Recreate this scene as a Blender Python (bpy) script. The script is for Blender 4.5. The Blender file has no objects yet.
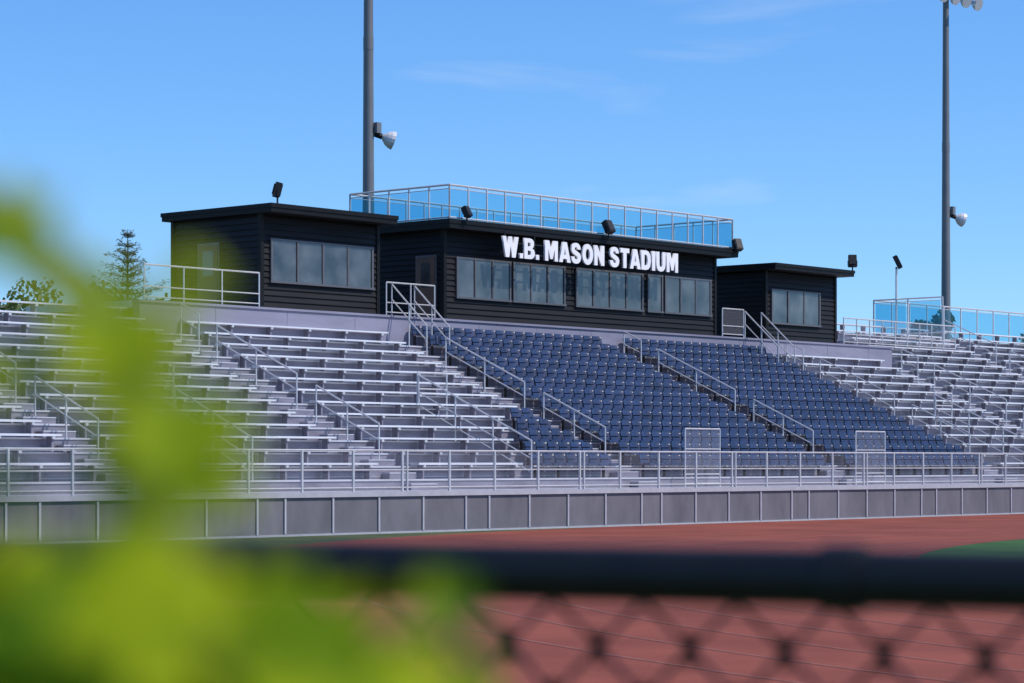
import bpy, math, random
from mathutils import Vector, Matrix
random.seed(7)
scene = bpy.context.scene
COL = scene.collection

# ------------------------------------------------------------------ materials
def new_mat(name):
    m = bpy.data.materials.new(name); m.use_nodes = True
    nt = m.node_tree
    return m, nt, nt.nodes['Principled BSDF']

def mat(name, col, rough=0.6, metal=0.0, var=0.15, scale=3.0, bump=0.0, bscale=40, stretch=None, spec=None):
    m, nt, b = new_mat(name)
    N, L = nt.nodes, nt.links
    b.inputs['Roughness'].default_value = rough
    b.inputs['Metallic'].default_value = metal
    if spec is not None: b.inputs['Specular IOR Level'].default_value = spec
    tc = N.new('ShaderNodeTexCoord')
    mp = N.new('ShaderNodeMapping')
    if stretch: mp.inputs['Scale'].default_value = stretch
    L.new(tc.outputs['Object'], mp.inputs['Vector'])
    n = N.new('ShaderNodeTexNoise'); n.inputs['Scale'].default_value = scale
    n.inputs['Detail'].default_value = 6; n.inputs['Roughness'].default_value = 0.65
    L.new(mp.outputs['Vector'], n.inputs['Vector'])
    r = N.new('ShaderNodeValToRGB')
    r.color_ramp.elements[0].position = 0.3; r.color_ramp.elements[1].position = 0.7
    r.color_ramp.elements[0].color = (*[c*(1-var) for c in col], 1)
    r.color_ramp.elements[1].color = (*[min(1, c*(1+var)) for c in col], 1)
    L.new(n.outputs['Fac'], r.inputs['Fac'])
    L.new(r.outputs['Color'], b.inputs['Base Color'])
    if bump > 0:
        n2 = N.new('ShaderNodeTexNoise'); n2.inputs['Scale'].default_value = bscale
        n2.inputs['Detail'].default_value = 4
        L.new(tc.outputs['Object'], n2.inputs['Vector'])
        bp = N.new('ShaderNodeBump'); bp.inputs['Strength'].default_value = bump
        L.new(n2.outputs['Fac'], bp.inputs['Height']); L.new(bp.outputs['Normal'], b.inputs['Normal'])
    return m

def glass_mat(name, tint, transp, rough=0.05, base=(0.3, 0.5, 0.6)):
    m = bpy.data.materials.new(name); m.use_nodes = True
    nt = m.node_tree; N, L = nt.nodes, nt.links
    N.clear()
    o = N.new('ShaderNodeOutputMaterial'); mx = N.new('ShaderNodeMixShader')
    t = N.new('ShaderNodeBsdfTransparent'); t.inputs['Color'].default_value = (*tint, 1)
    p = N.new('ShaderNodeBsdfPrincipled'); p.inputs['Base Color'].default_value = (*base, 1)
    p.inputs['Roughness'].default_value = rough
    mx.inputs['Fac'].default_value = 1-transp
    L.new(t.outputs[0], mx.inputs[1]); L.new(p.outputs[0], mx.inputs[2]); L.new(mx.outputs[0], o.inputs['Surface'])
    return m

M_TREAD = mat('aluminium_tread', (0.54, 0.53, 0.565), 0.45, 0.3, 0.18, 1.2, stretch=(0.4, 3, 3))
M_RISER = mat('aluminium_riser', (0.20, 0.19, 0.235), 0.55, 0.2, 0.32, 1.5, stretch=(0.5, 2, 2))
M_BENCH = mat('aluminium_bench', (0.72, 0.71, 0.73), 0.38, 0.3, 0.14, 1.5, stretch=(0.3, 3, 3))
M_PIPE = mat('galvanised_pipe', (0.56, 0.555, 0.56), 0.4, 0.35, 0.12, 4)
M_SKIRT = mat('skirt_panel', (0.13, 0.122, 0.137), 0.6, 0.0, 0.28, 0.9, stretch=(1, 1, 0.4))
M_TRIM = mat('skirt_trim', (0.40, 0.39, 0.42), 0.5, 0.1, 0.1, 3)
M_LAV = mat('lavender_concrete', (0.20, 0.197, 0.265), 0.7, 0.0, 0.18, 0.8, stretch=(0.4, 1, 2))
M_BLACK = mat('black_siding', (0.0115, 0.0105, 0.0105), 0.55, 0.0, 0.35, 2.0, stretch=(0.3, 0.3, 3), spec=0.2)
M_ROOF = mat('roof_fascia', (0.008, 0.0078, 0.008), 0.5, 0.0, 0.2, 2, spec=0.16)
M_FRAME = mat('window_frame', (0.10, 0.10, 0.11), 0.45, 0.2, 0.1, 5)
M_DARKMET = mat('dark_metal', (0.014, 0.014, 0.015), 0.5, 0.1, 0.15, 5, spec=0.3)
M_DOOR = mat('brown_door', (0.10, 0.055, 0.035), 0.5, 0.0, 0.2, 3)
M_WHITE = mat('white_letter', (0.78, 0.77, 0.79), 0.5, 0.0, 0.04, 3)
M_NAVY = mat('navy_seat_plastic', (0.018, 0.031, 0.080), 0.38, 0.0, 0.45, 1.3)
M_POLE = mat('galvanised_pole', (0.16, 0.165, 0.17), 0.5, 0.25, 0.12, 0.6)
M_LAMP = mat('lamp_housing', (0.62, 0.62, 0.62), 0.4, 0.2, 0.1, 4)
M_LENS = mat('lamp_lens', (0.45, 0.48, 0.5), 0.1, 0.0, 0.05, 4)
M_FENCE = mat('black_vinyl', (0.010, 0.010, 0.010), 0.38, 0.0, 0.3, 12, spec=0.35)
M_GLASSRAIL = glass_mat('blue_glass_panel', (0.45, 0.76, 0.88), 0.86, 0.1, (0.10, 0.32, 0.45))
M_MESH = glass_mat('fine_wire_infill', (1, 1, 1), 0.88, 0.5, (0.35, 0.35, 0.4))
M_GATE = glass_mat('wire_gate_infill', (1, 1, 1), 0.86, 0.5, (0.4, 0.4, 0.45))

def window_mat():
    m, nt, b = new_mat('window_glass')
    N, L = nt.nodes, nt.links
    tc = N.new('ShaderNodeTexCoord'); n = N.new('ShaderNodeTexNoise')
    n.inputs['Scale'].default_value = 0.9; n.inputs['Detail'].default_value = 3
    L.new(tc.outputs['Object'], n.inputs['Vector'])
    r = N.new('ShaderNodeValToRGB')
    r.color_ramp.elements[0].position = 0.36; r.color_ramp.elements[1].position = 0.64
    r.color_ramp.elements[0].color = (0.02, 0.024, 0.026, 1); r.color_ramp.elements[1].color = (0.085, 0.092, 0.095, 1)
    L.new(n.outputs['Fac'], r.inputs['Fac']); L.new(r.outputs['Color'], b.inputs['Base Color'])
    b.inputs['Roughness'].default_value = 0.05
    b.inputs['Specular IOR Level'].default_value = 0.7
    b.inputs['IOR'].default_value = 1.55
    return m
M_WIN = window_mat()

# ------------------------------------------------------------------ mesh builder
class MB:
    def __init__(s): s.v=[]; s.f=[]; s.m=[]; s.mats=[]
    def mi(s, m):
        if m not in s.mats: s.mats.append(m)
        return s.mats.index(m)
    def face(s, pts, m):
        b=len(s.v); s.v += [tuple(p) for p in pts]; s.f.append(tuple(range(b, b+len(pts)))); s.m.append(s.mi(m))
    def box(s, x0,x1,y0,y1,z0,z1,m):
        b=len(s.v); k=s.mi(m)
        s.v += [(x0,y0,z0),(x1,y0,z0),(x1,y1,z0),(x0,y1,z0),(x0,y0,z1),(x1,y0,z1),(x1,y1,z1),(x0,y1,z1)]
        for q in ((3,2,1,0),(4,5,6,7),(0,1,5,4),(1,2,6,5),(2,3,7,6),(3,0,4,7)):
            s.f.append(tuple(b+i for i in q)); s.m.append(k)
    def obox(s, mat4, hx,hy,hz, m):
        b=len(s.v); k=s.mi(m)
        for c in ((-1,-1,-1),(1,-1,-1),(1,1,-1),(-1,1,-1),(-1,-1,1),(1,-1,1),(1,1,1),(-1,1,1)):
            s.v.append(tuple(mat4 @ Vector((c[0]*hx,c[1]*hy,c[2]*hz))))
        for q in ((3,2,1,0),(4,5,6,7),(0,1,5,4),(1,2,6,5),(2,3,7,6),(3,0,4,7)):
            s.f.append(tuple(b+i for i in q)); s.m.append(k)
    def pipe(s, p0,p1,r,m,n=6,r1=None,caps=True):
        p0=Vector(p0); p1=Vector(p1); d=(p1-p0)
        if d.length<1e-6: return
        d.normalize(); a=d.orthogonal().normalized(); c=d.cross(a); r1=r if r1 is None else r1
        b=len(s.v); k=s.mi(m)
        for P,R in ((p0,r),(p1,r1)):
            for i in range(n):
                t=2*math.pi*i/n; s.v.append(tuple(P+(a*math.cos(t)+c*math.sin(t))*R))
        for i in range(n):
            j=(i+1)%n; s.f.append((b+i,b+j,b+n+j,b+n+i)); s.m.append(k)
        if caps:
            s.f.append(tuple(b+i for i in reversed(range(n)))); s.m.append(k)
            s.f.append(tuple(b+n+i for i in range(n))); s.m.append(k)
    def obj(s, name, parent=None, smooth=False, loc=None):
        me=bpy.data.meshes.new(name); me.from_pydata(s.v,[],s.f)
        for m in s.mats: me.materials.append(m)
        me.polygons.foreach_set('material_index', s.m)
        if smooth: me.polygons.foreach_set('use_smooth',[True]*len(s.f))
        me.update(); o=bpy.data.objects.new(name, me); COL.objects.link(o)
        if parent: o.parent=parent
        if loc: o.location=loc
        return o
def empty(name, loc=(0,0,0)):
    e=bpy.data.objects.new(name,None); e.location=loc; COL.objects.link(e); return e

# ------------------------------------------------------------------ ground, field, track
def ground_mat(name, c1, c2, scale, bump=0.2, fine=60):
    m, nt, b = new_mat(name); N,L=nt.nodes,nt.links
    tc=N.new('ShaderNodeTexCoord'); n=N.new('ShaderNodeTexNoise'); n.inputs['Scale'].default_value=scale; n.inputs['Detail'].default_value=8
    n2=N.new('ShaderNodeTexNoise'); n2.inputs['Scale'].default_value=fine; n2.inputs['Detail'].default_value=3
    L.new(tc.outputs['Object'],n.inputs['Vector']); L.new(tc.outputs['Object'],n2.inputs['Vector'])
    ad=N.new('ShaderNodeMath'); ad.operation='MULTIPLY_ADD'; ad.inputs[1].default_value=0.45
    L.new(n2.outputs['Fac'],ad.inputs[0]); 
    sb=N.new('ShaderNodeMath'); sb.operation='SUBTRACT'; sb.inputs[1].default_value=0.22
    L.new(n.outputs['Fac'],sb.inputs[0]); L.new(sb.outputs[0],ad.inputs[2])
    r=N.new('ShaderNodeValToRGB'); r.color_ramp.elements[0].position=0.3; r.color_ramp.elements[1].position=0.7
    r.color_ramp.elements[0].color=(*c1,1); r.color_ramp.elements[1].color=(*c2,1)
    L.new(ad.outputs[0],r.inputs['Fac']); L.new(r.outputs['Color'],b.inputs['Base Color'])
    b.inputs['Roughness'].default_value=0.9; b.inputs['Specular IOR Level'].default_value=0.1
    bp=N.new('ShaderNodeBump'); bp.inputs['Strength'].default_value=bump; L.new(n2.outputs['Fac'],bp.inputs['Height']); L.new(bp.outputs['Normal'],b.inputs['Normal'])
    return m
M_GROUND=ground_mat('ground_turf',(0.05,0.075,0.03),(0.10,0.115,0.05),0.5)
M_TRACK=ground_mat('red_rubber',(0.175,0.050,0.034),(0.265,0.078,0.052),0.35,0.3,25)
M_GRASS=ground_mat('field_turf',(0.035,0.085,0.025),(0.06,0.13,0.035),0.6)
M_LINE=mat('lane_paint',(0.27,0.11,0.08),0.8,0,0.3,2)

g=MB(); g.face([(-3000,-3000,0),(3000,-3000,0),(3000,3000,0),(-3000,3000,0)],M_GROUND); g.obj('ground')
UC, VC = 60.0, -4.5
UC2 = UC+84
def oval(R, n=64):
    p=[]
    for i in range(n+1):
        t=math.pi/2+math.pi*i/n; p.append((UC+R*math.cos(t), VC+R*math.sin(t)))
    for i in range(n+1):
        t=-math.pi/2+math.pi*i/n; p.append((UC2+R*math.cos(t), VC+R*math.sin(t)))
    return p
def ring(mb,R0,R1,z,m):
    a=oval(R0); b=oval(R1); n=len(a)
    for i in range(n):
        j=(i+1)%n; mb.face([(*a[i],z),(*a[j],z),(*b[j],z),(*b[i],z)],m)
RIN=35.6
t=MB(); ring(t,RIN,49.9,0.006,M_TRACK); t.obj('running_track')
f=MB(); f.face([(x,y,0.004) for x,y in oval(RIN)],M_GRASS); f.obj('grass_field')
l=MB()
for i in range(9): ring(l,RIN+0.3+1.22*i,RIN+0.34+1.22*i,0.011,M_LINE)
l.obj('lane_lines')

# ------------------------------------------------------------------ bleachers
NR=13; TR=0.808; RI=0.36; V0=47.3; Z0=1.1
def rowv(i): return V0+TR*i
def rowz(i): return Z0+RI*(i+1)-0.06
UL, UR = 22.0, 140.0
AIS=[30,40,50,60,71.3,81.6,90,100,110,120,130]
AW=0.6
bl=empty('bleachers')
segs=[(UL,49.0,14),(49.0,90.6,13),(90.6,UR,18)]
st=MB()
for (a,b,nr) in segs:
    for i in range(nr):
        v=rowv(i); z=rowz(i); zp=rowz(i-1) if i else Z0
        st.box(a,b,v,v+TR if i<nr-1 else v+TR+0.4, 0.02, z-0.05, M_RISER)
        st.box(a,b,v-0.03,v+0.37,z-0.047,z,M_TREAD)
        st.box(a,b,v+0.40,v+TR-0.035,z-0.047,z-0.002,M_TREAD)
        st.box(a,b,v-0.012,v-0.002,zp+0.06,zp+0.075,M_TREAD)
st.box(UL,UR,45.56,V0-0.035,0.95,Z0,M_TREAD)
st.obj('stepped_deck',bl)

def blue_left(i): return 55.3+0.72*i if i<5 else 60.6
be=MB(); br=MB()
def bench(i,a,b):
    v=rowv(i); z=rowz(i)
    if b-a<0.5: return
    u=a
    while u<b-0.01:
        e=min(b,u+6.1); 
        if b-e<1: e=b
        d=random.uniform(-0.006,0.006)
        be.box(u+0.003,e-0.003,v+0.44,v+0.59,z+0.395+d,z+0.445+d,M_BENCH)
        be.box(u+0.003,e-0.003,v+0.60,v+0.745,z+0.395-d,z+0.445-d,M_BENCH)
        u=e
    for e in (a,b): be.box(e-0.006,e+0.006,v+0.43,v+0.755,z+0.38,z+0.455,M_PIPE)
    n=max(1,int((b-a)/1.5)); 
    for k in range(n+1):
        u=a+0.25+(b-a-0.5)*k/n
        br.box(u-0.03,u+0.03,v+0.50,v+0.72,z,z+0.388,M_RISER)
        br.box(u-0.045,u+0.045,v+0.445,v+0.50,z+0.32,z+0.388,M_PIPE)
BLUE=[]
for (a,b,nr) in segs:
    for i in range(nr):
        edges=[a]+[u for u in AIS if a<u<b]+[b]
        for k in range(len(edges)-1):
            s=edges[k]+(AW if edges[k] in AIS else 0.02); e=edges[k+1]-(AW if edges[k+1] in AIS else 0.02)
            c=(s+e)/2
            if i<13:
                if 60<c<81.6: BLUE.append((i,s,e)); continue
                if 50<c<60 and i<5:
                    bnd=blue_left(i); bench(i,s,bnd-0.3); BLUE.append((i,bnd,e)); continue
            bench(i,s,e)
be.obj('bench_planks',bl); br.obj('bench_brackets',bl)
ai=MB()
for u in AIS:
    nr=18 if u>90.6 else 13
    for i in range(nr):
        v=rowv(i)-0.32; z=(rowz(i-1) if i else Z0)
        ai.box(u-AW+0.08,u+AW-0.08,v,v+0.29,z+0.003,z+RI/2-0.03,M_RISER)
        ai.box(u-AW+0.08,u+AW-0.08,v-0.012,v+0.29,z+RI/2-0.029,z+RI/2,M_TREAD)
ai.obj('aisle_steps',bl)
sk=MB()
sk.box(UL,UR,45.50,45.55,0.0,0.97,M_SKIRT)
sk.box(UL,UR,45.44,45.555,0.97,1.10,M_TRIM)
sk.box(UL,UR,45.47,45.498,0.0,0.05,M_TRIM)
u=UL; k=0
while u<UR:
    sk.box(u-0.03,u+0.03,45.46,45.498,0.055,0.965,M_TRIM)
    u+=1.68 if k%5!=3 else 0.95
    k+=1
sk.obj('skirt_panels',bl)
lw=MB()
VP=rowv(13)-0.02
lw.box(49.05,90.5,VP,VP+0.3,rowz(12)-0.1,6.675,M_LAV)
u=49.05
while u<90.4:
    lw.box(u-0.01,u+0.01,VP-0.006,VP-0.001,rowz(12)+0.01,6.66,M_RISER); u+=3.05
lw.box(49.0,90.55,VP-0.05,VP+0.3,6.68,6.752,M_LAV)
lw.box(49.0,90.5,VP+0.303,63.2,6.5,6.74,M_TREAD)
lw.box(49.1,90.4,63.0,63.2,0.02,6.495,M_RISER)
lw.obj('platform_wall',bl)

# ------------------------------------------------------------------ stadium seats
seat=MB()
def chair(u,v,z):
    w=0.243; ju=random.uniform(-.005,.005); ti=random.uniform(-0.012,0.012)
    u+=ju
    cols=[-1,-0.8,-0.35,0.35,0.8,1]
    lv=[0.02,0.13,0.245,0.305]
    k=seat.mi(M_NAVY); b=len(seat.v)
    for off in (0,0.035):
        for r,h in enumerate(lv):
            for c in cols:
                cc=c*(1 if r<3 else 0.86)
                x=u+cc*w; y=v+0.54+ti+h*0.26-0.06*abs(c)**2*(1 if r<3 else 0.7)+off
                zz=z+0.42+h-(0.03 if (r==3 and abs(c)==1) else 0)
                seat.v.append((x,y,zz))
    nc=len(cols); n=nc*len(lv)
    for r in range(len(lv)-1):
        for c in range(nc-1):
            q=(b+r*nc+c,b+r*nc+c+1,b+(r+1)*nc+c+1,b+(r+1)*nc+c)
            seat.f.append(q); seat.m.append(k)
            seat.f.append(tuple(x+n for x in reversed(q))); seat.m.append(k)
    top=(len(lv)-1)*nc
    for c in range(nc-1):
        seat.f.append((b+top+c,b+top+c+1,b+n+top+c+1,b+n+top+c)); seat.m.append(k)
    for r in range(len(lv)-1):
        for c in (0,nc-1):
            q=(b+r*nc+c,b+(r+1)*nc+c,b+n+(r+1)*nc+c,b+n+r*nc+c); seat.f.append(q); seat.m.append(k)
    prof=[(0.56,0.425),(0.35,0.415),(0.19,0.435),(0.135,0.415),(0.13,0.36),(0.16,0.365),(0.22,0.395),(0.56,0.385)]
    b=len(seat.v)
    for sgn,sc in ((-1,1),(1,1)):
        for (yy,hh) in prof: seat.v.append((u+sgn*w*0.96,v+yy,z+hh))
    m=len(prof)
    for i in range(m):
        j=(i+1)%m; seat.f.append((b+i,b+j,b+m+j,b+m+i)); seat.m.append(k)
    seat.f.append(tuple(b+i for i in range(m))); seat.m.append(k)
    seat.f.append(tuple(b+m+i for i in reversed(range(m)))); seat.m.append(k)
for (i,s,e) in BLUE:
    n=int((e-s)/0.53); v=rowv(i); z=rowz(i)
    off=((e-s)-n*0.53)/2
    for q in range(n):
        u=s+off+0.53*(q+0.5); chair(u,v,z)
        seat.box(u-0.278,u-0.254,v+0.20,v+0.53,z+0.54,z+0.57,M_DARKMET)
        if q%2==0: seat.box(u-0.26,u-0.235,v+0.36,v+0.46,z,z+0.36,M_DARKMET)
    seat.box(s+0.05,e-0.05,v+0.30,v+0.35,z+0.325,z+0.375,M_PIPE)
seat.obj('stadium_seats')

# ------------------------------------------------------------------ railings
def zline(v): return rowz(0)+ (v-V0)/TR*RI
fr=MB(); u=UL
pr=0.026
k=0
while u<UR:
    fr.box(u-0.028,u+0.028,45.50,45.556,1.102,2.17,M_PIPE)
    if k%4==2: fr.box(u+0.16,u+0.205,45.50,45.556,1.102,2.17,M_PIPE)
    u+=1.83; k+=1
for z in (2.17,1.66,1.20): fr.pipe((UL,45.528,z),(UR,45.528,z),pr if z>2 else 0.019,M_PIPE)
fr.face([(UL,45.56,1.2),(UR,45.56,1.2),(UR,45.56,2.15),(UL,45.56,2.15)],M_MESH)
fr.obj('metal_railing')

def frame_rail(name, u0,u1,v,z0,h,posts=2,mids=1,infill=False):
    m=MB()
    for i in range(posts):
        u=u0+(u1-u0)*i/(posts-1); m.pipe((u,v,z0),(u,v,z0+h),0.027,M_PIPE)
    m.pipe((u0,v,z0+h),(u1,v,z0+h),0.027,M_PIPE)
    for j in range(mids):
        zz=z0+h*(j+0.5)/(mids+0.3); m.pipe((u0,v,zz),(u1,v,zz),0.02,M_PIPE)
    m.pipe((u0,v,z0+0.1),(u1,v,z0+0.1),0.02,M_PIPE)
    if infill: m.face([(u0,v+0.01,z0+.1),(u1,v+0.01,z0+.1),(u1,v+0.01,z0+h),(u0,v+0.01,z0+h)],M_GATE)
    return m.obj(name)
def slope_rail(u,va,vb,h=0.92,posts=4,name='stair_handrail',mid=True,guard=False):
    m=MB()
    def base(v): return zline(v)-0.25
    n=posts
    for i in range(n):
        v=va+(vb-va)*i/(n-1); m.pipe((u,v,base(v)-0.15),(u,v,zline(v)+h),0.026,M_PIPE)
    m.pipe((u,va,zline(va)+h),(u,vb,zline(vb)+h),0.028,M_PIPE)
    if mid: m.pipe((u,va,zline(va)+h*0.5),(u,vb,zline(vb)+h*0.5),0.02,M_PIPE)
    if guard:
        m.pipe((u,va,zline(va)+h*0.12),(u,vb,zline(vb)+h*0.12),0.02,M_PIPE)
    return m.obj(name)
for u in AIS:
    top=rowv(12 if u<90.6 else 17)
    slope_rail(u,48.7,51.2,posts=3)
    slope_rail(u,52.0,55.4,posts=3)
    if u!=60: slope_rail(u,56.2,min(top,57.6),posts=2)
    if u>90.6: slope_rail(u,58.3,top,posts=3)
for u in (44.0,55.0,84.4,94.5,104.5):
    slope_rail(u,47.4,51.9,h=1.05,posts=4,name='stair_guard_rail',guard=True)
    frame_rail('stair_guard_rail',u,u+1.3,51.95,zline(51.95)-.3,1.4,2,2)
for (a,b) in ((61.7,63.5),(71.2,73.0)):
    frame_rail('walkway_gate',a,b,46.9,1.1,1.80,2,2,True)
frame_rail('platform_railing',49.3,54.0,57.86,6.755,1.07,4,1)
frame_rail('platform_railing',59.75,62.1,57.86,6.755,1.09,3,1)
frame_rail('platform_railing',78.5,79.9,57.86,6.755,1.09,2,1,True)
frame_rail('platform_railing',87.0,95.8,57.9,6.755,1.09,10,1,True)
def stairs_down(u):
    m=MB()
    for du in (-0.55,0.55):
        m.pipe((u+du,57.9,7.8),(u+du,56.3,zline(56.3)+0.95),0.027,M_PIPE)
        m.pipe((u+du,57.9,7.3),(u+du,56.3,zline(56.3)+0.45),0.02,M_PIPE)
        for v,zt in ((57.9,7.8),(57.1,(7.8+zline(56.3)+0.95)/2),(56.3,zline(56.3)+0.95)):
            m.pipe((u+du,v,zline(v)-0.3),(u+du,v,zt),0.026,M_PIPE)
    m.obj('platform_stair_rail')
stairs_down(60.6); stairs_down(80.6)

def glass_rail(name, pts, z0, h, step, gm):
    root=empty(name); fm=MB(); gm_=MB()
    for (p,q) in zip(pts[:-1],pts[1:]):
        P=Vector((*p,0)); Q=Vector((*q,0)); L=(Q-P).length; n=max(1,round(L/step))
        for i in range(n+1):
            c=P.lerp(Q,i/n); fm.pipe((c.x,c.y,z0-0.15),(c.x,c.y,z0+h),0.036,M_PIPE)
        for z,r in ((z0+h,0.036),(z0+0.10,0.03),(z0+h-0.13,0.014)):
            fm.pipe((P.x,P.y,z),(Q.x,Q.y,z),r,M_PIPE)
        for i in range(n):
            a=P.lerp(Q,(i+0.06)/n); b=P.lerp(Q,(i+0.94)/n)
            gm_.face([(a.x,a.y,z0+.14),(b.x,b.y,z0+.14),(b.x,b.y,z0+h-.15),(a.x,a.y,z0+h-.15)],gm)
    fm.obj('rail_frame',root); gm_.obj('glass_panels',root)
    return root
zt=rowz(17)
glass_rail('glass_railing',[(95.9,58.6),(95.9,62.2),(139.5,62.2)],zt,1.66,1.5,M_GLASSRAIL)

# ------------------------------------------------------------------ press boxes
def siding_wall(mb,p,q,z0,z1,nrm,m=M_BLACK,step=0.19):
    nrm=Vector((*nrm,0)); P=Vector((*p,0)); Q=Vector((*q,0)); z=z0
    while z<z1-0.01:
        t_=min(z+step,z1); o=nrm*0.05; i=nrm*0.004
        mb.face([P+o+Vector((0,0,z)),Q+o+Vector((0,0,z)),Q+i+Vector((0,0,t_)),P+i+Vector((0,0,t_))],m)
        mb.face([P+Vector((0,0,z)),Q+Vector((0,0,z)),Q+o+Vector((0,0,z)),P+o+Vector((0,0,z))],m)
        z=t_
def window_row(wf,wg,ua,ub,n,v,z0,z1):
    wf.box(ua-0.05,ub+0.05,v-0.075,v-0.0,z1,z1+0.06,M_FRAME)
    wf.box(ua-0.07,ub+0.07,v-0.10,v-0.0,z0-0.07,z0,M_FRAME)
    for i in range(n+1):
        u=ua+(ub-ua)*i/n; wf.box(u-0.04,u+0.04,v-0.075,v-0.0,z0,z1,M_FRAME)
    for i in range(n):
        a=ua+(ub-ua)*i/n+0.04; b=ua+(ub-ua)*(i+1)/n-0.04
        d=random.uniform(-0.008,0.008)
        wg.face([(a,v-0.045+d,z0),(b,v-0.045-d,z0),(b,v-0.045-d,z1),(a,v-0.045+d,z1)],M_WIN)
def press_box(ua,ub,va,vb,z0,z1,roof,wins,side_door=None):
    root=empty('press_box'); w=MB()
    w.box(ua,ub,va,vb,z0,z1,M_BLACK)
    siding_wall(w,(ua,va),(ub,va),z0+0.02,z1-0.001,(0,-1))
    siding_wall(w,(ua,vb),(ua,va),z0+0.02,z1-0.001,(-1,0))
    siding_wall(w,(ub,va),(ub,vb),z0+0.02,z1-0.001,(1,0))
    for (u,v) in ((ua,va),(ub,va),(ua,vb)):
        w.box(u-0.07,u+0.07,v-0.07,v+0.07,z0,z1-0.002,M_ROOF)
    w.obj('walls',root)
    r=MB(); a,b,c,d,h=roof
    r.box(a,b,c,d,z1,z1+h*0.55,M_ROOF)
    r.box(a-0.03,b+0.03,c-0.03,d+0.03,z1+h*0.55+0.001,z1+h+0.015,M_ROOF)
    r.obj('roof',root)
    wf=MB(); wg=MB()
    for (x0,x1,n,zz0,zz1) in wins: window_row(wf,wg,x0,x1,n,va-0.03,zz0,zz1)
    if side_door:
        v0,v1,dz0,dz1=side_door
        wf.box(ua-0.07,ua-0.001,v0-0.06,v1+0.06,z0,dz1+0.06,M_FRAME)
        wf.box(ua-0.09,ua-0.071,v0,v1,z0+0.03,dz1,M_DOOR)
        wg.face([(ua-0.093,v0+.2,dz0+1.1),(ua-0.093,v1-.2,dz0+1.1),(ua-0.093,v1-.2,dz1-.2),(ua-0.093,v0+.2,dz1-.2)],M_WIN)
    wf.obj('window_frames',root); wg.obj('window_glass',root)
    return root
ZB=6.755
press_box(54.16,59.4,57.95,62.1,ZB,9.72,(53.95,59.65,57.25,62.45,0.26),[(54.55,59.1,4,7.62,8.90)],(59.9,60.8,ZB,8.85))
press_box(62.66,78.1,57.95,62.1,ZB,9.80,(62.25,78.75,57.3,62.35,0.30),
   [(63.25,66.0,3,7.55,8.85),(66.2,68.97,3,7.55,8.85),(69.65,73.5,4,7.55,8.85),(73.85,74.7,1,7.55,8.85),(74.9,77.75,3,7.55,8.85)],(58.3,59.15,ZB,8.9))
press_box(81.5,86.4,57.95,62.1,ZB,9.50,(81.2,86.8,57.25,62.4,0.24),[(81.85,85.2,3,7.45,8.72)],None)
glass_rail('glass_railing',[(62.4,62.2),(62.4,57.45),(78.6,57.45),(78.6,62.2),(62.4,62.2)],10.08,1.20,0.98,M_GLASSRAIL)

# ------------------------------------------------------------------ sign: heavy block letters
def ell(cx,cy,rx,ry,n=20): return [(cx+rx*math.cos(2*math.pi*i/n),cy+ry*math.sin(2*math.pi*i/n)) for i in range(n)]
G={
'I':(.27,[[(0,0),(0,1),(.27,1),(.27,0)]]),
'.':(.24,[[(0,0),(0,.24),(.24,.24),(.24,0)]]),
'T':(.74,[[(0,1),(.74,1),(.74,.77),(.505,.77),(.505,0),(.235,0),(.235,.77),(0,.77)]]),
'N':(.82,[[(0,0),(0,1),(.25,1),(.56,.46),(.56,1),(.82,1),(.82,0),(.57,0),(.26,.54),(.26,0)]]),
'M':(1.0,[[(0,0),(0,1),(.33,1),(.5,.5),(.67,1),(1,1),(1,0),(.75,0),(.75,.58),(.59,.1),(.41,.1),(.25,.58),(.25,0)]]),
'W':(1.2,[[(0,1),(.26,1),(.37,.38),(.49,1),(.71,1),(.83,.38),(.94,1),(1.2,1),(.97,0),(.71,0),(.6,.55),(.49,0),(.23,0)]]),
'A':(.92,[[(0,0),(.31,1),(.61,1),(.92,0),(.64,0),(.595,.17),(.325,.17),(.28,0)],[(.385,.37),(.535,.37),(.46,.68)]]),
'D':(.82,[[(0,0),(0,1),(.42,1),(.62,.95),(.76,.8),(.82,.5),(.76,.2),(.62,.05),(.42,0)],[(.27,.22),(.27,.78),(.4,.78),(.5,.72),(.55,.5),(.5,.28),(.4,.22)]]),
'O':(.88,[ell(.44,.5,.44,.52),ell(.44,.5,.165,.28)]),
'U':(.8,[[(0,1),(.27,1),(.27,.36),(.3,.25),(.4,.21),(.5,.25),(.53,.36),(.53,1),(.8,1),(.8,.35),(.74,.14),(.6,.02),(.4,-.02),(.2,.02),(.06,.14),(0,.35)]]),
'B':(.8,[[(0,0),(0,1),(.45,1),(.64,.95),(.73,.84),(.74,.7),(.69,.58),(.6,.52),(.73,.46),(.8,.34),(.8,.22),(.72,.08),(.58,.01),(.45,0)],
   [(.26,.61),(.26,.8),(.4,.8),(.47,.77),(.47,.64),(.4,.61)],[(.26,.19),(.26,.41),(.42,.41),(.51,.37),(.51,.23),(.42,.19)]]),
'S':(.78,[[(.74,.70),(.5,.70),(.47,.78),(.39,.81),(.3,.79),(.27,.73),(.3,.67),(.5,.59),(.68,.5),(.77,.38),(.77,.24),(.7,.1),(.56,.01),(.38,-.02),(.2,.01),(.07,.1),(.01,.22),(0,.33),(.26,.33),(.29,.24),(.38,.19),(.47,.2),(.51,.27),(.48,.34),(.3,.42),(.12,.5),(.03,.6),(.01,.74),(.06,.88),(.19,.98),(.38,1.02),(.56,.99),(.68,.9),(.73,.8)]]),
}
cu=bpy.data.curves.new('sign_letters','CURVE'); cu.dimensions='2D'; cu.fill_mode='BOTH'; cu.extrude=0.035
x=0
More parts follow.
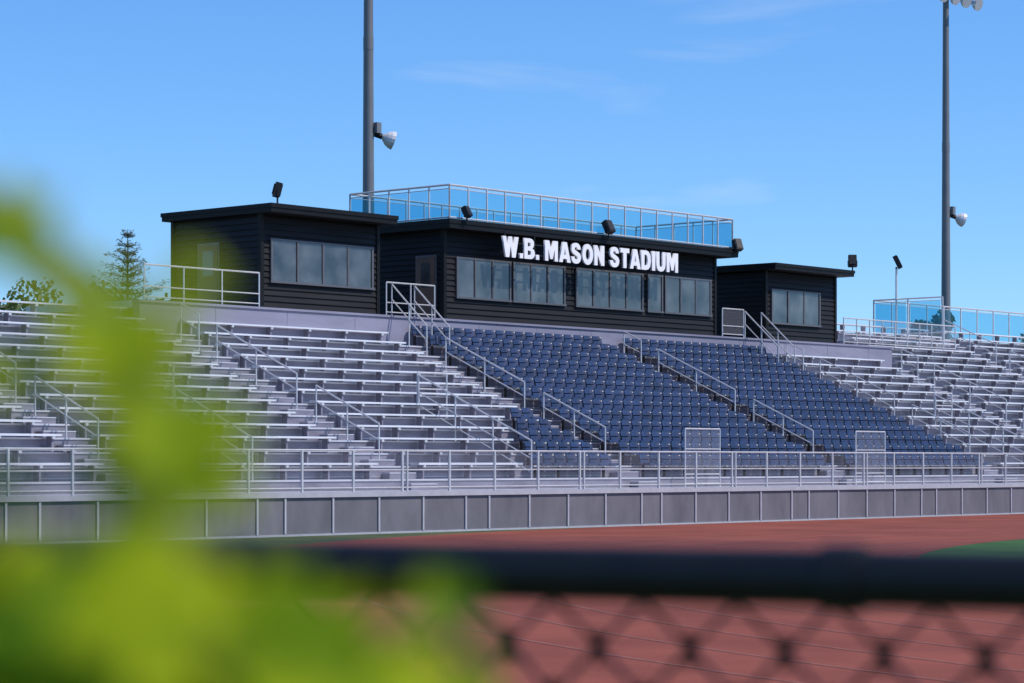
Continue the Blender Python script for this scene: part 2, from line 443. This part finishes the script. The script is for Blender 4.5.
for ch in 'W.B. MASON STADIUM':
    if ch==' ': x+=0.36; continue
    wd,loops=G[ch]
    for lp in loops:
        sp=cu.splines.new('POLY'); sp.points.add(len(lp)-1); sp.use_cyclic_u=True
        for i,(px,py) in enumerate(lp): sp.points[i].co=(x+px,py,0,1)
    x+=wd+(0.05 if ch in 'AT' else 0.10)
TW=x-0.10
to=bpy.data.objects.new('tmp',cu); COL.objects.link(to); bpy.context.view_layer.update()
dg=bpy.context.evaluated_depsgraph_get(); me=bpy.data.meshes.new_from_object(to.evaluated_get(dg)); bpy.data.objects.remove(to)
for v in me.vertices:
    c=v.co.copy(); v.co=(c.x/TW*9.95, -c.z, c.y*0.72)
me.materials.clear(); me.materials.append(M_WHITE)
so=bpy.data.objects.new('stadium_sign',me); so.location=(64.78,57.17,8.97); COL.objects.link(so)
rl=MB(); rl.box(0,9.95,0.05,0.08,0.14,0.18,M_DARKMET); rl.box(0,9.95,0.05,0.08,0.5,0.54,M_DARKMET)
for k in range(7):
    xx=0.25+k*1.575
    rl.box(xx-0.02,xx+0.02,0.081,0.115,0.1,0.86,M_DARKMET); rl.box(xx-0.02,xx+0.02,0.116,0.76,0.30,0.34,M_DARKMET)
rl.obj('mounting_rails',so)

def floodlight(x,y,z,yaw,tilt,s=1.0,name='floodlight'):
    m=MB()
    m.pipe((0,0,0),(0,0,0.28*s),0.03,M_DARKMET)
    m.box(-0.19*s,0.19*s,-0.02,0.02,0.26*s,0.30*s,M_DARKMET)
    for sx in (-1,1): m.box(sx*0.19*s-0.012,sx*0.19*s+0.012,-0.02,0.02,0.28*s,0.52*s,M_DARKMET)
    R=Matrix.Translation((0,0,0.5*s))@Matrix.Rotation(tilt,4,'X')
    m.obox(R,0.17*s,0.11*s,0.24*s,M_DARKMET)
    m.obox(R@Matrix.Translation((0,-0.125*s,0)),0.145*s,0.012*s,0.20*s,M_DARKMET)
    m.obox(R@Matrix.Translation((0,0.13*s,0)),0.12*s,0.02*s,0.17*s,M_ROOF)
    o=m.obj(name); o.location=(x,y,z); o.rotation_euler=(0,0,yaw); return o
floodlight(54.4,57.45,9.97,0.9,0.25,0.95)
floodlight(63.0,57.2,9.98,0.2,-0.5,0.8)
floodlight(70.6,57.15,9.9,0.0,-0.5,1.0)
floodlight(78.6,57.2,9.8,-0.3,-0.4,0.95)
floodlight(86.75,57.3,9.65,-0.9,-0.4,1.0)

p=MB(); p.pipe((0,0,-3),(0,0,1.9),0.05,M_PIPE,8); 
R=Matrix.Translation((0,-0.05,2.15))@Matrix.Rotation(-0.45,4,'X'); p.obox(R,0.2,0.1,0.3,M_DARKMET); p.obox(R@Matrix.Translation((0,-.11,0)),0.16,0.01,0.25,M_FRAME)
p.box(-0.22,0.22,-0.03,0.03,1.86,1.92,M_DARKMET)
o=p.obj('post_floodlight'); o.location=(95.9,61.0,8.7); o.rotation_euler=(0,0,0.5)

# ------------------------------------------------------------------ light poles
def light_pole(x,y):
    root=empty('light_pole',(x,y,0)); m=MB()
    segs_=[(0,0.30),(9,0.235),(18,0.185),(27,0.14)]
    for (a,ra),(b,rb) in zip(segs_[:-1],segs_[1:]):
        m.pipe((0,0,a),(0,0,b),ra,M_POLE,20,rb,caps=True)
        if b<27: m.pipe((0,0,b-0.5),(0,0,b),rb+0.012,M_POLE,20)
    m.pipe((0,0,0),(0,0,0.5),0.5,M_TRIM,16)
    m.box(0.18,0.24,-0.04,0.04,2,13.5,M_POLE)
    m.obj('pole_shaft',root,smooth=False)
    def lamp(cx,cy,cz,yaw,s=1.0,nm='lamp_head',tl=112):
        q=MB()
        prof=[(0.0,0.06),(0.10,0.15),(0.22,0.26),(0.36,0.33),(0.50,0.36)]
        n=16
        Rt=Matrix.Translation((cx,cy,cz))@Matrix.Rotation(yaw,4,'Z')@Matrix.Rotation(math.radians(tl),4,'X')
        k=q.mi(M_LAMP)
        for (h,r) in prof:
            for i in range(n):
                t_=2*math.pi*i/n; q.v.append(tuple(Rt@Vector((r*s*math.cos(t_),r*s*math.sin(t_),h*s))))
        for j in range(len(prof)-1):
            for i in range(n):
                i2=(i+1)%n; q.f.append((j*n+i,j*n+i2,(j+1)*n+i2,(j+1)*n+i)); q.m.append(k)
        q.f.append(tuple(range(n))); q.m.append(k)
        kl=q.mi(M_LENS); e=(len(prof)-1)*n; q.f.append(tuple(e+i for i in range(n))); q.m.append(kl)
        q.pipe(tuple(Rt@Vector((0,0,-0.28*s))),tuple(Rt@Vector((0,0,0.02))),0.11*s,M_DARKMET,10)
        q.obj(nm,root,smooth=False)
    arm=MB()
    arm.box(0.1,0.60,-0.05,0.05,14.35,14.45,M_POLE)
    arm.box(0.10,0.34,-0.36,-0.18,14.35,14.75,M_POLE)
    for z in (25.35,26.3):
        arm.box(-1.9,1.9,-0.38,-0.26,z,z+0.13,M_POLE)
        arm.box(-0.1,0.1,-0.3,0.0,z,z+0.13,M_POLE)
    arm.obj('cross_arms',root)
    lamp(0.45,-0.25,14.25,math.radians(55),1.0,tl=108)
    for z in (25.2,26.15):
        for i in range(4): lamp(-1.6+i*1.07,-0.55,z,random.uniform(-.2,.2),0.9)
    return root
light_pole(67.8,66.6); light_pole(109.3,66.6)

# ------------------------------------------------------------------ trees
def leaf_mat(name,c1,c2,trans=0.25,scale=1.5,rough=0.55,spec=0.5):
    m=bpy.data.materials.new(name); m.use_nodes=True; nt=m.node_tree; N,L=nt.nodes,nt.links
    b=N['Principled BSDF']; o=N['Material Output']
    tc=N.new('ShaderNodeTexCoord'); n=N.new('ShaderNodeTexNoise'); n.inputs['Scale'].default_value=scale; n.inputs['Detail'].default_value=4
    L.new(tc.outputs['Object'],n.inputs['Vector'])
    r=N.new('ShaderNodeValToRGB'); r.color_ramp.elements[0].position=0.35; r.color_ramp.elements[1].position=0.65
    r.color_ramp.elements[0].color=(*c1,1); r.color_ramp.elements[1].color=(*c2,1)
    L.new(n.outputs['Fac'],r.inputs['Fac']); L.new(r.outputs['Color'],b.inputs['Base Color']); b.inputs['Roughness'].default_value=rough
    b.inputs['Specular IOR Level'].default_value=spec
    tr=N.new('ShaderNodeBsdfTranslucent'); L.new(r.outputs['Color'],tr.inputs['Color'])
    mx=N.new('ShaderNodeMixShader'); mx.inputs['Fac'].default_value=trans
    L.new(b.outputs[0],mx.inputs[1]); L.new(tr.outputs[0],mx.inputs[2]); L.new(mx.outputs[0],o.inputs['Surface'])
    return m
M_LEAF=leaf_mat('tree_leaves',(0.035,0.06,0.018),(0.085,0.12,0.035),0.2,0.5)
M_NEEDLE=leaf_mat('pine_needles',(0.03,0.05,0.025),(0.065,0.09,0.04),0.1,0.8)
M_BARK=mat('bark',(0.09,0.065,0.05),0.9,0,0.3,3)
def rv(): return Vector((random.gauss(0,1),random.gauss(0,1),random.gauss(0,1))).normalized()
def deciduous(x,y,h,w,seed,n=5200):
    random.seed(seed); root=empty('deciduous_tree',(x,y,0)); t=MB(); lf=MB()
    t.pipe((0,0,0),(0.1,0,h*0.4),0.26,M_BARK,8,0.18); t.pipe((0.1,0,h*0.4),(0,0.1,h*0.85),0.18,M_BARK,8,0.04)
    cl=[]
    for i in range(18):
        a=random.uniform(0,2*math.pi); zz=h*random.uniform(0.38,0.90); rr=w*random.uniform(0.25,0.85)*math.sin(math.pi*min(0.95,(zz/h-0.2)/0.85))
        c=Vector((rr*math.cos(a),rr*math.sin(a),zz)); cl.append((c,w*random.uniform(0.22,0.42)))
        t.pipe((0.05,0,zz*0.75),tuple(c),0.07,M_BARK,5,0.02)
    k=lf.mi(M_LEAF)
    for i in range(n):
        c,r=random.choice(cl); p_=c+rv()*r*random.random()**0.4
        d=rv(); e=d.orthogonal().normalized(); f_=d.cross(e); s=random.uniform(0.10,0.22)
        b=len(lf.v); lf.v+=[tuple(p_-e*s),tuple(p_-f_*s*0.6),tuple(p_+e*s),tuple(p_+f_*s*0.6)]; lf.f.append((b,b+1,b+2,b+3)); lf.m.append(k)
    t.obj('trunk',root); lf.obj('crown',root)
def pine(x,y,h,w,seed):
    random.seed(seed); root=empty('pine_tree',(x,y,0)); t=MB(); lf=MB(); k=lf.mi(M_NEEDLE)
    t.pipe((0,0,0),(0,0,h),0.22,M_BARK,8,0.015)
    z=h*0.15
    while z<h-0.1:
        rad=w*(1-z/h)**0.75*random.uniform(0.75,1.15); nb=random.randint(6,8); a0=random.uniform(0,6)
        for i in range(nb):
            a=a0+2*math.pi*i/nb+random.uniform(-.25,.25); R_=rad*random.uniform(0.55,1.15)+0.05
            e=Vector((R_*math.cos(a),R_*math.sin(a),z+R_*random.uniform(0.1,0.6)))
            s=Vector((0,0,z)); t.pipe(s,e,0.03,M_BARK,4,0.008)
            for q in range(int(12+R_*36)):
                f_=random.uniform(0.1,1.05); c=s.lerp(e,f_)+rv()*0.08*(1+R_*0.6)
                d=(rv()+Vector((0,0,0.6))).normalized(); g_=d.orthogonal().normalized(); L_=random.uniform(0.12,0.26)
                b=len(lf.v); lf.v+=[tuple(c-g_*0.03),tuple(c+g_*0.03),tuple(c+d*L_)]; lf.f.append((b,b+1,b+2)); lf.m.append(k)
        z+=random.uniform(0.32,0.55)
    t.obj('trunk',root); lf.obj('needles',root)
pine(81.4,96.8,13.5,4.6,9)
deciduous(72.9,95.9,10.2,4.6,11); deciduous(76.4,93.5,10.7,3.8,12); deciduous(79.6,93.4,10.9,3.8,13)
deciduous(84.5,91.5,11.0,3.2,16)
deciduous(147.0,90.0,13.6,3.2,14); deciduous(158.0,88,12.4,3.6,15)

# ------------------------------------------------------------------ chain link fence in front
cf=empty('chain_link_fence')
P1=Vector((1.7035,0.969,0)); P2=Vector((1.5286,1.548,0)); dr=(P2-P1).normalized(); A=P1-dr*1.6; LEN=6.0; B=A+dr*LEN
ZR=1.778
ra=MB(); ra.pipe(tuple(A+Vector((0,0,ZR))),tuple(B+Vector((0,0,ZR))),0.0235,M_FENCE,28)
cpos=P1+dr*0.143
ra.pipe(tuple(cpos-dr*0.016+Vector((0,0,ZR))),tuple(cpos+dr*0.016+Vector((0,0,ZR))),0.0275,M_FENCE,28)
for q in (0.05,LEN-0.05):
    c=A+dr*q; ra.pipe((c.x,c.y,0),(c.x,c.y,ZR+0.04),0.03,M_FENCE,16); ra.pipe((c.x,c.y,ZR+0.04),(c.x,c.y,ZR+0.075),0.034,M_FENCE,16,0.012)
ra.obj('top_rail_and_posts',cf,smooth=False)
wm=MB(); W=0.081
H=ZR-0.02
n=int(LEN/W)
def wp(s,z,side): return tuple(A+dr*s+Vector((dr.y,-dr.x,0))*side+Vector((0,0,z)))
rows_=int(H/(W/2))
for i in range(n):
    s0=i*W+0.05
    for j in range(rows_):
        z0=H-j*W/2; z1=z0-W/2
        sA=s0+(W/2 if j%2 else 0); sB=s0+(0 if j%2 else W/2)
        sd=0.003
        if sA<LEN-0.05 and sB<LEN-0.05:
            wm.pipe(wp(sA,z0,sd),wp(sB,z1,-sd),0.0024,M_FENCE,6,caps=False)
            wm.pipe(wp(s0+W-(sA-s0),z0,-sd),wp(s0+W-(sB-s0),z1,sd),0.0024,M_FENCE,6,caps=False)
            wm.pipe(wp(sB,z1+0.012,-sd),wp(sB,z1-0.012,sd),0.0056,M_FENCE,6,caps=False)
wm.obj('wire_mesh',cf)

# ------------------------------------------------------------------ shrub in front
M_SH=leaf_mat('shrub_leaves',(0.09,0.20,0.004),(0.44,0.50,0.010),0.40,30,0.7,0.12)
M_STEM=mat('shrub_stem',(0.12,0.17,0.05),0.7,0,0.2,20)
random.seed(21)
sh=MB(); stt=MB()
fwd=Vector((.7524,.6587,0)); rgt=Vector((.6587,-.7524,0))
def F(s,t_,z): return fwd*t_+rgt*s+Vector((0,0,z))
outl=[(0,-.5),(.18,-.42),(.42,-.46),(.38,-.18),(.6,-.02),(.34,.1),(.42,.36),(.17,.3),(0,.62),(-.17,.3),(-.42,.36),(-.34,.1),(-.6,-.02),(-.38,-.18),(-.42,-.46),(-.18,-.42)]
def leaf(s,t_,z,size,ang,tilt=0.45):
    c=F(s,t_,z); n=(-fwd+rgt*0.25+Vector((0,0,0.8))+rv()*tilt).normalized()
    up=(Vector((0,0,1))-n*n.z).normalized(); sd=up.cross(n)
    ca,sa=math.cos(ang),math.sin(ang); X=sd*ca+up*sa; Y=up*ca-sd*sa
    k=sh.mi(M_SH); b=len(sh.v); sh.v.append(tuple(c+n*0.0))
    for (x,y) in outl: sh.v.append(tuple(c+X*x*size+Y*y*size+n*(abs(x)*0.25-0.08*y*y)*size))
    m=len(outl)
    for i in range(m): sh.f.append((b,b+1+i,b+1+(i+1)%m)); sh.m.append(k)
    return c+Y*(-0.5)*size
def branch(pts,r0,r1):
    for i in range(len(pts)-1):
        a=i/(len(pts)-1); bb=(i+1)/(len(pts)-1)
        stt.pipe(pts[i],pts[i+1],r0+(r1-r0)*a,M_STEM,7,r0+(r1-r0)*bb)
main=[F(-.22,.72,0),F(-.20,.70,.8),F(-.15,.67,1.5),F(-.12,.655,1.78),F(-.095,.65,1.86),F(-.105,.65,1.905),F(-.12,.65,1.925),F(-.14,.65,1.94)]
branch(main,0.009,0.0015)
m2=[F(-.15,.67,1.5),F(-.10,.66,1.74),F(-.05,.65,1.82),F(-.01,.65,1.83)]
branch(m2,0.004,0.0015)
spec=[(-.136,.65,1.932,.036,.4),(-.121,.66,1.919,.024,1.0),(-.108,.65,1.906,.030,2.0),(-.092,.60,1.896,.036,2.6),(-.085,.64,1.874,.038,3.0),(-.094,.66,1.868,.036,3.6),
 (-.133,.65,1.893,.024,.2),(-.101,.66,1.890,.026,1.2),(-.072,.56,1.910,.014,2.2),(-.078,.64,1.862,.024,.8),
 (-.128,.62,1.834,.050,.3),(-.098,.60,1.827,.054,1.4),(-.074,.62,1.826,.050,2.4),(-.050,.62,1.818,.042,3.3),(-.030,.64,1.810,.038,.9),(-.0185,.66,1.832,.020,.4),
 (-.115,.66,1.810,.05,2.2),(-.07,.62,1.803,.05,4.0),(-.014,.66,1.809,.022,1.9),(-.135,.66,1.862,.020,5.0),(-.12,.6,1.82,.055,.3),(-.055,.60,1.832,.030,5.0),(-.088,.58,1.840,.035,2.0),(-.045,.58,1.810,.04,1.0)]
for (s,t_,z,sz,an) in spec:
    q=leaf(s,t_,z,sz,an)
    src=min(main+m2+[main[3].lerp(main[4],.5),m2[1].lerp(m2[2],.5)],key=lambda p_:(p_-q).length)
    stt.pipe(src,q,0.0012,M_STEM,5)
for i in range(260):
    z=random.uniform(0.15,1.74); s=-.2+0.02*z+random.gauss(0,.11); t_=.72+random.gauss(0,.10)
    if t_<0.5: continue
    q=leaf(s,t_,z,random.uniform(.035,.06),random.uniform(0,6),1.0)
    a=min(1,z/1.5); src=main[0].lerp(main[2],a*0.95); stt.pipe(src,q,0.0014,M_STEM,4)
rt=empty('leafy_shrub'); sh.obj('leaves',rt); stt.obj('stems',rt)

# ------------------------------------------------------------------ sky, sun
w=bpy.data.worlds.new('World'); scene.world=w; w.use_nodes=True; nt=w.node_tree; N,L=nt.nodes,nt.links
bg=N['Background']; sky=N.new('ShaderNodeTexSky'); sky.sky_type='NISHITA'; sky.sun_disc=False
sd=Vector((0.30,-0.62,0.0)).normalized(); EL=math.radians(52)
sky.sun_elevation=EL; sky.sun_rotation=math.atan2(sd.x,sd.y); sky.air_density=1.0; sky.dust_density=0.25; sky.ozone_density=2.0
tc=N.new('ShaderNodeTexCoord')
va=N.new('ShaderNodeVectorMath'); va.operation='ADD'; va.inputs[1].default_value=(0,0,0.045); L.new(tc.outputs['Generated'],va.inputs[0])
vn=N.new('ShaderNodeVectorMath'); vn.operation='NORMALIZE'; L.new(va.outputs[0],vn.inputs[0]); L.new(vn.outputs[0],sky.inputs['Vector'])
mp=N.new('ShaderNodeMapping'); mp.inputs['Scale'].default_value=(1.6,3.0,16)
mp.inputs['Location'].default_value=(0.9,0.2,0.05)
L.new(tc.outputs['Generated'],mp.inputs['Vector'])
nz=N.new('ShaderNodeTexNoise'); nz.inputs['Scale'].default_value=2.2; nz.inputs['Detail'].default_value=9; nz.inputs['Roughness'].default_value=0.5; nz.inputs['Distortion'].default_value=0.4
L.new(mp.outputs['Vector'],nz.inputs['Vector'])
cr=N.new('ShaderNodeValToRGB'); cr.color_ramp.elements[0].position=0.62; cr.color_ramp.elements[1].position=0.92
cr.color_ramp.elements[0].color=(0,0,0,1); cr.color_ramp.elements[1].color=(0.45,0.45,0.45,1)
L.new(nz.outputs['Fac'],cr.inputs['Fac'])
hs=N.new('ShaderNodeHueSaturation'); hs.inputs['Saturation'].default_value=1.25; hs.inputs['Value'].default_value=1.0
L.new(sky.outputs['Color'],hs.inputs['Color'])
tn=N.new('ShaderNodeMixRGB'); tn.blend_type='MULTIPLY'; tn.inputs['Fac'].default_value=1; tn.inputs['Color2'].default_value=(1.05,1.30,1.62,1)
L.new(hs.outputs['Color'],tn.inputs['Color1'])
mx=N.new('ShaderNodeMixRGB'); L.new(cr.outputs['Color'],mx.inputs['Fac']); L.new(tn.outputs['Color'],mx.inputs['Color1']); mx.inputs['Color2'].default_value=(7.0,7.8,8.5,1)
L.new(mx.outputs['Color'],bg.inputs['Color']); bg.inputs['Strength'].default_value=0.112
sl=bpy.data.lights.new('sun','SUN'); sl.energy=4.5; sl.angle=math.radians(0.5); sl.color=(1,0.93,0.86)
so_=bpy.data.objects.new('sun',sl); COL.objects.link(so_)
tosun=Vector((sd.x*math.cos(EL),sd.y*math.cos(EL),math.sin(EL))); so_.rotation_euler=(-tosun).to_track_quat('-Z','Y').to_euler()

# ------------------------------------------------------------------ camera
cam=bpy.data.cameras.new('camera'); co=bpy.data.objects.new('camera',cam); COL.objects.link(co)
co.location=(0,0,1.87); co.rotation_euler=(math.radians(90),0,-math.atan2(.7524,.6587))
cam.lens=2500/1024*36; cam.sensor_width=36; cam.shift_y=120.5/1024
cam.clip_start=0.05; cam.clip_end=8000
cam.dof.use_dof=True; cam.dof.focus_distance=82; cam.dof.aperture_fstop=5.0; cam.dof.aperture_blades=0
scene.camera=co
scene.view_settings.view_transform='Standard'; scene.view_settings.look='None'; scene.view_settings.exposure=0
